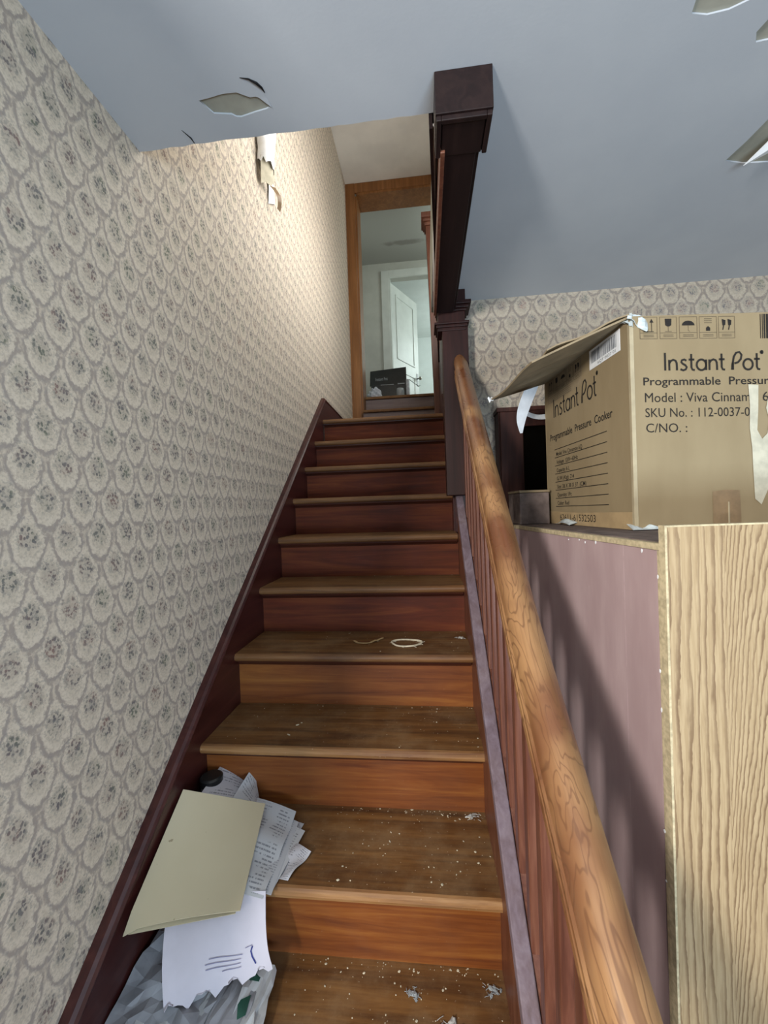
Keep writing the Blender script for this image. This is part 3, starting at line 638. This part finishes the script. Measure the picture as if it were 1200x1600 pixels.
def icons(spans, z0, z1, tf):
    h = z1-z0
    for i, (a, b) in enumerate(spans):
        bm = newbm(); bm2 = newbm()
        for p in (((a, z0), (b, z0)), ((a, z1), (b, z1)), ((a, z0), (a, z1)), ((b, z0), (b, z1)), ((a, z0+h*.27), (b, z0+h*.27))): ribbon(bm2, list(p), .0012, tf)
        w = b-a; c = (a+b)/2; zm = z0+h*.62
        for r in (.10, .17): ribbon(bm2, [(a+w*.2, z0+h*r), (b-w*.2, z0+h*r)], .0016, tf)
        if i == 0:
            for q in (a+w*.32, a+w*.68): ribbon(bm, [(q, z0+h*.34), (q, z1-h*.2)], .0016, tf); poly2(bm, [(q-.005, z1-h*.25), (q+.005, z1-h*.25), (q, z1-h*.08)], tf)
            ribbon(bm, [(a+w*.2, z0+h*.33), (b-w*.2, z0+h*.33)], .0016, tf)
        elif i == 1:
            poly2(bm, [(c-w*.2, z1-h*.08), (c-w*.18, zm+h*.0), (c-w*.05, zm-h*.06), (c+w*.05, zm-h*.06), (c+w*.18, zm), (c+w*.2, z1-h*.08)], tf)
            ribbon(bm2, [(c, zm-h*.05), (c, z0+h*.34)], .0012, tf); ribbon(bm2, [(c-w*.2, z0+h*.33), (c+w*.2, z0+h*.33)], .0014, tf)
        elif i == 2:
            poly2(bm, arc(c, zm-h*.02, w*.36, h*.22, 0, 180, 10), tf); ribbon(bm2, [(c, zm), (c, z0+h*.36), (c+w*.08, z0+h*.33)], .0012, tf)
        elif i == 3:
            for q in (.0, .09, .18): ribbon(bm2, [(c-w*.22, z1-h*(.1+q)), (c+w*.22, z1-h*(.1+q))], .0018, tf)
            poly2(bm, [(c-w*.12, z0+h*.34), (c+w*.12, z0+h*.34), (c+w*.12, z0+h*.48), (c, z0+h*.56), (c-w*.12, z0+h*.48)], tf)
        else:
            for q in (-w*.18, w*.18):
                poly2(bm, [(c+q-w*.12, z1-h*.12), (c+q+w*.12, z1-h*.18), (c+q+w*.10, z1-h*.40), (c+q-w*.08, z1-h*.42)], tf)
                ribbon(bm, [(c+q, z1-h*.4), (c+q-w*.06, z0+h*.38)], .0026, tf)
        obj('handling_icon', bm, 'ink', bx, recalc=False); obj('icon_frame', bm2, 'fade', bx, recalc=False)
def part(name, mat, fn):
    b_ = newbm(); fn(b_); return obj(name, b_, mat, bx, recalc=False)
part('logo_print', 'ink', lambda b: logo(b, .088, .338, .405, .045, Fr, .0052))
part('text_line', 'ink', lambda b: text_bm('Programmable  Pressure Cooker', .031, .486, .368, .388, b, Fr, .009))
part('text_line', 'ink', lambda b: text_bm('Model : Viva Cinnamo', .034, .322, .325, .349, b, Fr)); part('text_line', 'ink', lambda b: text_bm('6', .335, .350, .325, .349, b, Fr))
part('text_line', 'ink', lambda b: text_bm('SKU No. : 112-0037-0', .034, .301, .287, .310, b, Fr))
part('text_line', 'ink', lambda b: text_bm('C/NO. :', .035, .140, .248, .271, b, Fr))
icons([(.026, .070), (.077, .120), (.127, .172), (.178, .222), (.227, .268)], .486, .541, Fr)
ik = newbm()
x = .333
while x < .47:
    w = R.choice((.002, .004, .006)); poly2(ik, [(x, .484), (x+w, .484), (x+w, .546), (x, .546)], Fr); x += w+R.choice((.002, .003))
obj('shipping_barcode', ik, 'ink', bx, recalc=False)
# printing on the left face
mir = lambda s, t: GL(s, t)
part('logo_print', 'ink', lambda b: logo(b, .082, .385, .390, .066, GL, .0058))
part('text_line', 'ink', lambda b: text_bm('Programmable  Pressure  Cooker', .045, .455, .309, .333, b, GL, .009))
rows = ['Model: Viva Cinnamon 6Q', 'Voltage: 120V~60Hz', 'Capacity: 6 L', 'G.W.(Kg): 7.4', 'Size: 38 X 38 X 37  (CM)', 'Quantity: 1Pc', 'Color: Red']
for i in range(8):
    z = .272-.0298*i; part('ruled_line', 'ink', lambda b: ribbon(b, [(.078, z), (.425, z+.003)], .0022, GL))
    if i < 7:
        wd = (.19, .16, .10, .13, .21, .11, .09)[i]; part('text_line', 'ink', lambda b: text_bm(rows[i], .092, .092+wd, z-.024, z-.010, b, GL, .004))
part('text_line', 'ink', lambda b: text_bm('62611-61532503', .108, .352, .014, .036, b, GL))
fd = newbm()
icons([(.038+.051*i, .083+.051*i) for i in range(5)], .478, .532, GL)
for i in range(4): ribbon(fd, [(.035, .470-.006*i), (.22, .470-.006*i)], .0012, GL)
obj('faded_lines', fd, 'fade', bx, recalc=False)
# brown stamp ghost, white label with barcode, tapes
bm = newbm(); poly2(bm, [(.035, .448), (.292, .448), (.292, .538), (.035, .538)], lambda s, t: GL(s, t)+Vector((.0006, 0, 0))); obj('icon_tape', bm, 'card_in', bx)
lb = newbm(); add_box(lb, -.0016, -.0004, .040, .197, .474, .532); lab = obj('barcode_label', lb, 'label', bx, .0004)
bm = newbm(); x = .040+.015
GG = lambda s, t: Vector((-.0022, s, t))
while x < .182:
    w = R.choice((.0015, .0025, .004)); poly2(bm, [(x, .490), (x+w, .490), (x+w, .525), (x, .525)], GG); x += w+R.choice((.0015, .002, .003))
text_bm('6QT 0037 01', .060, .150, .478, .486, bm, lambda s, t: GG(.21-s, t)); obj('barcode', bm, 'lblank', lab, recalc=False)
bm = newbm(); poly2(bm, [(.298, .362), (.324, .360), (.322, .30), (.318, .245), (.330, .222), (.344, .236), (.350, .27), (.342, .30), (.352, .345), (.40, .35), (.42, .2), (.36, .125), (.345, .10), (.324, .055), (.308, .07), (.305, .15), (.304, .20), (.299, .25), (.301, .31)], lambda s, t: F(s, t, .0018)); obj('torn_white_layer', bm, 'torn', bx)
bm = newbm(); poly2(bm, [(.200, 0), (.200, .092), (.235, .096), (.270, .093), (.272, 0)], lambda s, t: F(s, t, .0014)); obj('tape_patch', bm, 'btape', bx)
bm = newbm(); add_box(bm, .237, .241, -.004, -.0014, .008, .065); obj('tape_crease', bm, 'tape', bx, .001)
bm = newbm(); poly2(bm, [(.0, 0), (.0, .046), (.3, .042), (BL-.002, .046), (BL-.002, 0)], lambda s, t: G(s, t, .0006)); tb = bm
M['card_tape'] = plain('tan_glossy_tape', (.40, .29, .16), .3, .5, .08, 20)
obj('bottom_tape', tb, 'card_tape', bx)
bm = sheet([(-.030, .30, .002), (-.030, .40, .002), (-.004, .42, .006), (-.003, .30, .010)], 8, 6, lambda u, v: (0, 0, .016*math.sin(u*math.pi)*(1-abs(v-.6)))); obj('loose_clear_tape', bm, 'silver', bx, solid=.0008)
bm = sheet([(-.018, -.02, .002), (.06, -.016, .002), (.04, -.001, .012), (-.004, .03, .014)], 8, 6, lambda u, v: (0, 0, .004*math.sin(u*9)*math.sin(v*3))); obj('loose_clear_tape', bm, 'silver', bx, solid=.0008)
# white film dangling from the flap
bm = sheet([(.338, 1.46, .250), (.348, 1.47, .252), (.412, 1.50, .420), (.352, 1.46, .395)], 6, 14, lambda u, v: (-.012*math.sin(v*math.pi)*(1.2-u), .012*math.sin(v*5), .0)); tag(obj('plastic_strip', bm, 'plastic', smooth=True, solid=.001), 'white plastic strip dangling from the box flap', 'plastic strip', 'plastic strips by the box')
bm = sheet([(.345, 1.50, .335), (.48, 1.63, .330), (.48, 1.64, .352), (.36, 1.52, .352)], 10, 2, lambda u, v: (0, 0, -.012*math.sin(u*3.1))); tag(obj('plastic_strip', bm, 'plastic', smooth=True, solid=.001), 'short white strip crossing the dark cabinet top behind the box', 'plastic strip', 'plastic strips by the box')
bm = sheet([(.244, 1.51, .375), (.262, 1.52, .392), (.258, 1.55, .408), (.240, 1.53, .398)], 4, 4, lambda u, v: (0, 0, .004*math.sin(u*6))); tag(obj('tape_scrap', bm, 'label', solid=.001), 'small white tape scrap stuck at the tip of the box flap', 'tape scrap')
# small grey-brown box on the cabinet
t = thing('small_box', 'small grey-brown board box on the cabinet top behind the big box', 'box', (.40, 1.62, ZCAB+.0025), .1)
bm = newbm(); add_box(bm, -.055, .055, -.06, .08, 0, .118); obj('box_body', bm, 'greycard', t, .003)
bm = newbm(); add_box(bm, -.057, .057, -.062, .082, .119, .128); obj('box_lid', bm, 'card_in', t, .002)
# dark display cabinet against the back wall
t = thing('display_cabinet', 'dark wood cabinet with black glass door behind the cardboard box', 'cabinet', (.9, 1.99, FL))
x0, x1, y0, y1, z1 = .352, 1.25, 1.95, 2.045, .458; HB = -FL
bm = newbm()
for a in ((x0, x0+.02, y0, y1, FL, z1-.02), (x1-.02, x1, y0, y1, FL, z1-.02), (x0-.006, x1+.006, y0-.006, y1, z1-.02, z1), (x0+.02, x1-.02, y1-.01, y1, FL, z1-.02), (x0+.02, x1-.02, y0, y1, FL, FL+.06)): add_box(bm, *a)
obj('carcass', bm, 'cabwood', t, .002, world=True)
bm = newbm(); add_box(bm, x0+.005, x0+.108, y0-.02, y0-.001, FL+.05, z1-.024); add_box(bm, x1-.1, x1-.005, y0-.02, y0-.001, FL+.05, z1-.024); add_box(bm, x0+.108, x1-.1, y0-.02, y0-.001, z1-.095, z1-.024); add_box(bm, x0+.108, x1-.1, y0-.02, y0-.001, FL+.05, FL+.15)
d = obj('door_frame', bm, 'cabwood', t, .003, world=True)
bm = newbm(); add_box(bm, x0+.108, x1-.1, y0-.012, y0-.008, FL+.15, z1-.095); g_ = obj('glass_pane', bm, 'glass', t, world=True)
bm = newbm(); add_box(bm, x0+.021, x1-.021, y1-.018, y1-.012, FL+.07, z1-.03); obj('dark_backing', bm, 'black', t, world=True)

# ------------------------------------------------------------------ papers on the lower steps
Z1, Z00 = zk(1), zk(0)
cl = 'loose papers and mail on the lower steps'
bm = sheet([(-.722, .846, -.950), (-.456, .880, -.915), (-.505, 1.150, -.868), (-.727, 1.095, -.795)], 16, 16, lambda u, v: (0, 0, .006*math.sin(u*math.pi)*(1-v)+(-.012*max(0, .12-u)*max(0, .12-v)*60)))
fo = obj('manila_folder', bm, 'manila', smooth=True, solid=.0022); tag(fo, 'plain manila folder lying slantwise on top of the paper pile', 'folder')
bm = sheet([(-.712, .850, -.956), (-.470, .884, -.924), (-.512, 1.140, -.876), (-.722, 1.098, -.810)], 6, 6, lambda u, v: (0, 0, -.003))
b = obj('folder_back', bm, 'manila', fo, smooth=True, solid=.0015)
def paper(nm, c, mat, label, f=None, cat='paper', solid=.0008, n=10, smooth=True):
    o = obj(nm, sheet(c, n, n, f), mat, smooth=smooth, solid=solid); return tag(o, label, cat, {'letter': 'letters above the folder', 'bill_sheet': 'fanned bills under the folder', 'crumpled_paper': 'crumpled papers on the lowest step'}.get(nm))
# upper corners peeking over the folder
paper('letter', [(-.70, 1.06, -.842), (-.52, 1.12, -.880), (-.585, 1.262, -.890), (-.690, 1.252, -.815)], 'print2', 'printed letter corner sticking out above the folder, nearest the dark lid', lambda u, v: (0, 0, .010*math.sin(u*3)*v))
paper('letter', [(-.62, 1.00, -.893), (-.50, 1.06, -.900), (-.548, 1.205, -.896), (-.590, 1.262, -.828)], 'print1', 'printed letter with a raised pointed corner leaning against the second riser', lambda u, v: (0, 0, .006*math.sin(v*3)))
paper('bill_sheet', [(-.63, .935, -.905), (-.418, .918, -.922), (-.418, 1.170, -.906), (-.60, 1.205, -.888)], 'print1', 'topmost printed bill under the folder, showing bar code lines', lambda u, v: (0, 0, .012*math.sin(u*3.1)*math.sin(v*2.6)+.004*math.sin(v*14)))
paper('bill_sheet', [(-.60, .945, -.915), (-.402, .930, -.924), (-.402, 1.145, -.914), (-.59, 1.195, -.905)], 'print3', 'second printed bill of the fanned stack, just below the topmost', lambda u, v: (0, 0, .006*math.sin(u*3.1)))
paper('bill_sheet', [(-.60, .95, -.918), (-.405, .935, -.9255), (-.375, 1.118, -.917), (-.58, 1.185, -.911)], 'print1', 'third sheet of the fanned stack, its corner reaching furthest right', lambda u, v: (0, 0, .004*math.sin(u*3.1)))
paper('bill_sheet', [(-.59, .95, -.9215), (-.425, .94, -.9262), (-.388, 1.150, -.922), (-.57, 1.185, -.916)], 'print3', 'grey lowest sheet of the fanned stack', lambda u, v: (0, 0, .003*math.sin(u*3.1)))
paper('folded_note', [(-.46, .985, -.9255), (-.375, .972, -.9255), (-.338, 1.052, -.916), (-.43, 1.10, -.922)], 'print2', 'small crumpled note poking out right of the fanned stack', lambda u, v: (0, 0, .006*math.sin(u*8)*math.sin(v*6)))
# white envelope hanging over the nosing to the step below
def envf(u, v):
    e = 0
    if v < .02: e = .010*math.sin(u*23)+.006*math.sin(u*51)
    return (0, -.015*math.sin(v*math.pi), e+.006*math.sin(u*5)*math.sin(v*4))
en = obj('envelope', sheet([(-.605, .815, -1.085), (-.385, .885, -1.045), (-.415, .930, -.918), (-.665, .930, -.940)], 24, 24, envf), 'env', smooth=True, solid=.0015)
tag(en, 'large white torn-edged envelope hanging below the folder over the step edge', 'envelope')
EA, EB, EC, ED = [Vector(p) for p in ((-.605, .815, -1.085), (-.385, .885, -1.045), (-.415, .930, -.918), (-.665, .930, -.940))]
def et(u, v):
    p = EA*(1-u)*(1-v)+EB*u*(1-v)+EC*u*v+ED*(1-u)*v
    return p+Vector(envf(u, max(v, .03)))+Vector((.0005, -.0022, .0012))
bm = newbm()
for i, (a, b) in enumerate(((.44, .76), (.40, .74), (.40, .73), (.55, .73))):
    ribbon(bm, [(a+(b-a)*q/6, .36-.055*i+.004*math.sin(q)) for q in range(7)], .009, et)
obj('address_lines', bm, 'violet', en, recalc=False)
bm = newbm(); ribbon(bm, [(.86, .44), (.84, .38), (.845, .30), (.86, .22), (.865, .18)], .014, et); ribbon(bm, [(.79, .43), (.86, .455)], .006, et); obj('blue_logo_stroke', bm, 'blue', en, recalc=False)
# crumpled papers on the step below
def crump(a, s):
    c_ = {}
    def f(u, v):
        k = (round(u*60), round(v*60))
        if k not in c_: c_[k] = (R.uniform(-1, 1)*a*.7, R.uniform(-1, 1)*a*.7, a*(1.3+R.uniform(-1, 1)*.7+.6*abs(math.sin(u*s+v*s*.6))))
        return c_[k]
    return f
zb = Z00+.006
paper('crumpled_paper', [(-.728, .76, zb), (-.52, .70, zb), (-.50, .93, zb+.02), (-.715, .975, zb+.05)], 'grime', 'grey crumpled paper against the skirt board left of the envelope', crump(.011, 7), n=9, smooth=False)
paper('crumpled_paper', [(-.66, .66, zb+.004), (-.50, .66, zb+.004), (-.48, .87, zb+.01), (-.66, .90, zb+.03)], 'wrap', 'pale flattened wrapper at the bottom edge under the envelope tip', crump(.007, 6), n=8, smooth=False)
paper('crumpled_paper', [(-.52, .66, zb+.012), (-.42, .69, zb+.008), (-.425, .93, zb+.018), (-.50, .93, zb+.03)], 'grime', 'narrow folded grey paper under the envelope, running down the step', crump(.004, 5), n=7, smooth=False)
wr = obj('wrapper', sheet([(-.455, .67, zb), (-.385, .70, zb), (-.392, .93, zb+.012), (-.46, .95, zb+.03)], 8, 8, crump(.005, 8)), 'wrap', smooth=False, solid=.001)
tag(wr, 'torn white wrapper with dark green triangles right of the envelope', 'wrapper')
bm = newbm()
for pts in (((-.452, .865, .034), (-.428, .880, .032), (-.425, .845, .030), (-.440, .835, .031)), ((-.452, .925, .040), (-.418, .930, .034), (-.420, .905, .034), (-.444, .905, .036)), ((-.462, .79, .030), (-.438, .815, .028), (-.434, .775, .026))):
    bm = newbm(); bm.faces.new([bm.verts.new((x-.004, y-.01, zb+z-.006)) for x, y, z in pts]); obj('green_print', bm, 'green', wr, solid=.0006)
# dark lid behind the folder
t = thing('lidded_jar', 'dark-lidded grey jar standing in the step corner behind the folder', 'jar', (-.696, 1.192, Z1))
bm = newbm(); add_tube(bm, [(-.696, 1.192, Z1+.001), (-.696, 1.192, Z1+.075), (-.696, 1.192, Z1+.088)], [.031, .032, .030], 24); obj('jar_body', bm, 'lidside', t, world=True)
bm = newbm(); add_tube(bm, [(-.696, 1.192, Z1+.089), (-.696, 1.192, Z1+.108), (-.696, 1.192, Z1+.112)], [.034, .034, .028], 28); obj('lid', bm, 'lid', t, .001, world=True)

# ------------------------------------------------------------------ bits on the treads
z3 = zk(3)
bm = newbm(); pts = []
for i in range(29):
    a = 2*math.pi*i/28; rr_ = 1+.07*math.sin(3*a)+.04*math.sin(5*a+1)
    pts.append((-.092+.058*rr_*math.cos(a), 1.566+.040*rr_*math.sin(a), z3+.004+.001*math.sin(4*a)))
add_tube(bm, pts, .0032, 6)
for i in range(26):
    a = R.uniform(0, 6.28); p = Vector((-.092+.058*math.cos(a), 1.566+.040*math.sin(a), z3+.004)); q = p+Vector((R.uniform(-.02, .02), R.uniform(-.014, .014), -.002)); add_tube(bm, [p, q], .0009, 4)
tag(obj('frayed_cord_loop', bm, 'ringm'), 'pale frayed cord loop lying on the fourth tread up', 'cord')
bm = newbm(); pp = [(-.305, 1.592), (-.285, 1.566), (-.255, 1.562), (-.236, 1.566), (-.215, 1.59), (-.190, 1.618)]
for i in range(len(pp)-1):
    a, b = Vector((*pp[i], z3+.003)), Vector((*pp[i+1], z3+.003+.003*(i > 2))); n_ = Vector((-(b-a).y, (b-a).x, 0)).normalized()*.005
    add_prism(bm, [a-n_, b-n_, b+n_, a+n_], (0, 0, .0012))
tag(obj('straw_strip', bm, 'strawm'), 'thin dry curled strip lying left of the cord loop', 'strip')
bm = newbm()
def crumb(x, y, z, s):
    bmesh.ops.create_icosphere(bm, subdivisions=1, radius=s, matrix=Matrix.Translation((x, y, z+s*.25)) @ Matrix.Rotation(R.uniform(0, 3), 4, 'Z') @ Matrix.Diagonal((R.uniform(.5, 1.6), R.uniform(.5, 1.4), .35, 1)))
for k, n_, xa in ((0, 150, -.36), (1, 120, -.33), (2, 42, -.7), (3, 30, -.7), (4, 8, -.7)):
    for _ in range(n_):
        x = XR-.004-abs(R.gauss(0, .28)) if R.random() < .6 else R.uniform(xa, XR-.005)
        if x < xa: continue
        y = R.uniform(yk(k)+.02, yk(k+1)+.03) if R.random() < .6 else yk(k+1)+.034-abs(R.gauss(0, .018))
        crumb(x, y, zk(k), R.choice((.0008, .0012, .0012, .0018, .0026)))
for x, y, k, s in ((-.13, 1.11, 1, .004), (-.25, .985, 1, .003), (-.46, 1.33, 2, .005), (-.45, 1.345, 2, .003), (-.47, 1.27, 2, .005), (.10, 1.21, 1, .004), (.01, .99, 1, .0035)): crumb(x, y, zk(k), s)
tag(obj('plaster_debris', bm, 'chip'), 'scattered crumbs of fallen plaster over the lower treads', 'debris', kind='stuff')
def lint(x, y, k, w, label, dark=False):
    bm = newbm(); z = zk(k)
    for _ in range(5):
        c = Vector((x+R.gauss(0, w*.22), y+R.gauss(0, w*.14), z+.001)); s_ = R.uniform(.10, .2)*w
        r_ = bmesh.ops.create_icosphere(bm, subdivisions=2, radius=s_, matrix=Matrix.Translation(c) @ Matrix.Rotation(R.uniform(0, 3), 4, 'Z') @ Matrix.Diagonal((1.5, .8, .5, 1)))
        for v in r_['verts']: v.co += Vector((R.uniform(-1, 1), R.uniform(-1, 1), R.uniform(-.3, 1)))*s_*.35; v.co.z = max(v.co.z, z)
    for _ in range(22):
        p = Vector((x+R.gauss(0, w*.3), y+R.gauss(0, w*.2), z+R.uniform(.001, .004))); q = p+Vector((R.uniform(-w, w)*.4, R.uniform(-w, w)*.25, -.001)); add_tube(bm, [p, (p+q)/2+Vector((0, 0, .001)), q], .0006, 4)
    tag(obj('lint_clump', bm, 'lint' if not dark else 'jar'), label, 'lint', 'lint clumps on the treads')
lint(.015, .868, 0, .045, 'white lint tuft in the middle of the lowest tread')
lint(-.065, .925, 0, .028, 'grey fluff near the riser on the lowest tread', True)
lint(.115, .945, 0, .030, 'grey fluff in the right back corner of the lowest tread', True)
lint(.120, 1.632, 3, .028, 'small pale fluff in the right corner of the fourth tread')
lint(.110, 1.215, 1, .028, 'dusty fluff in the right back corner of the second tread')

# ------------------------------------------------------------------ things in the upper hall
t = thing('black_carton', 'black printed carton with raised lid on the upper hall floor beyond the doorway', 'box', (-.43, 5.2, ZU))
bm = newbm(); add_box(bm, -.655, -.20, 5.20, 5.50, ZU, 1.60); obj('carton_body', bm, 'lid', t, .003, world=True)
bm = newbm(); add_prism(bm, [(-.675, 5.22, 1.60), (-.195, 5.22, 1.60), (-.20, 5.28, 1.845), (-.672, 5.28, 1.815)], (0, .006, 0)); l_ = obj('raised_lid', bm, 'lid', t, world=True)
bm = newbm(); text_bm('Instant Pot', -.60, -.44, 1.67, 1.715, bm, lambda s, t_: Vector((s, 5.2325+(t_-1.65)*.24-.006, t_+.02*(s+.6)))); obj('lid_print', bm, 'jar', l_, recalc=False).data.transform(Matrix.Translation(-Vector((-.43, 5.2, ZU))))
bm = newbm(); add_box(bm, -.53, -.36, 5.195, 5.199, 1.60, 1.607); add_box(bm, -.31, -.22, 5.195, 5.199, 1.60, 1.615); obj('edge_highlight_strip', bm, 'jar', t, world=True)
bm = newbm(); add_tube(bm, [(-.27, 5.0, ZU), (-.27, 5.0, ZU+.17), (-.27, 5.0, ZU+.21)], [.045, .048, .044], 18); tag(obj('jar', bm, 'jar', smooth=True), 'grey cylindrical jar in front of the black carton', 'jar')
bm = newbm(); add_tube(bm, [(-.175, 5.05, ZU), (-.175, 5.05, ZU+.33)], .022, 14); tag(obj('bottle', bm, 'bag', smooth=True), 'slim pale bottle right of the grey jar', 'bottle')
bm = newbm(); add_tube(bm, [(-.16, 5.05, ZU+.335), (-.10, 5.1, ZU+.30), (-.04, 5.15, ZU+.27), (-.02, 5.15, ZU+.28)], .004, 6); tag(obj('cable', bm, 'jar'), 'thin grey cable curving right of the bottle top', 'cable')
bm = newbm(); bmesh.ops.create_icosphere(bm, subdivisions=4, radius=.085, matrix=Matrix.Translation((-.575, 4.92, ZU+.10)) @ Matrix.Diagonal((1, .8, 1.25, 1)))
for v in bm.verts:
    c = Vector((-.575, 4.92, ZU+.10)); d = v.co-c; v.co = c+d*(1+.16*math.sin(d.x*70+d.z*40)*math.cos(d.y*60+d.z*30)+.08*math.sin(d.z*120+d.x*90))
tag(obj('crumpled_bag', bm, 'bag'), 'crumpled white plastic bag left of the black carton', 'bag')
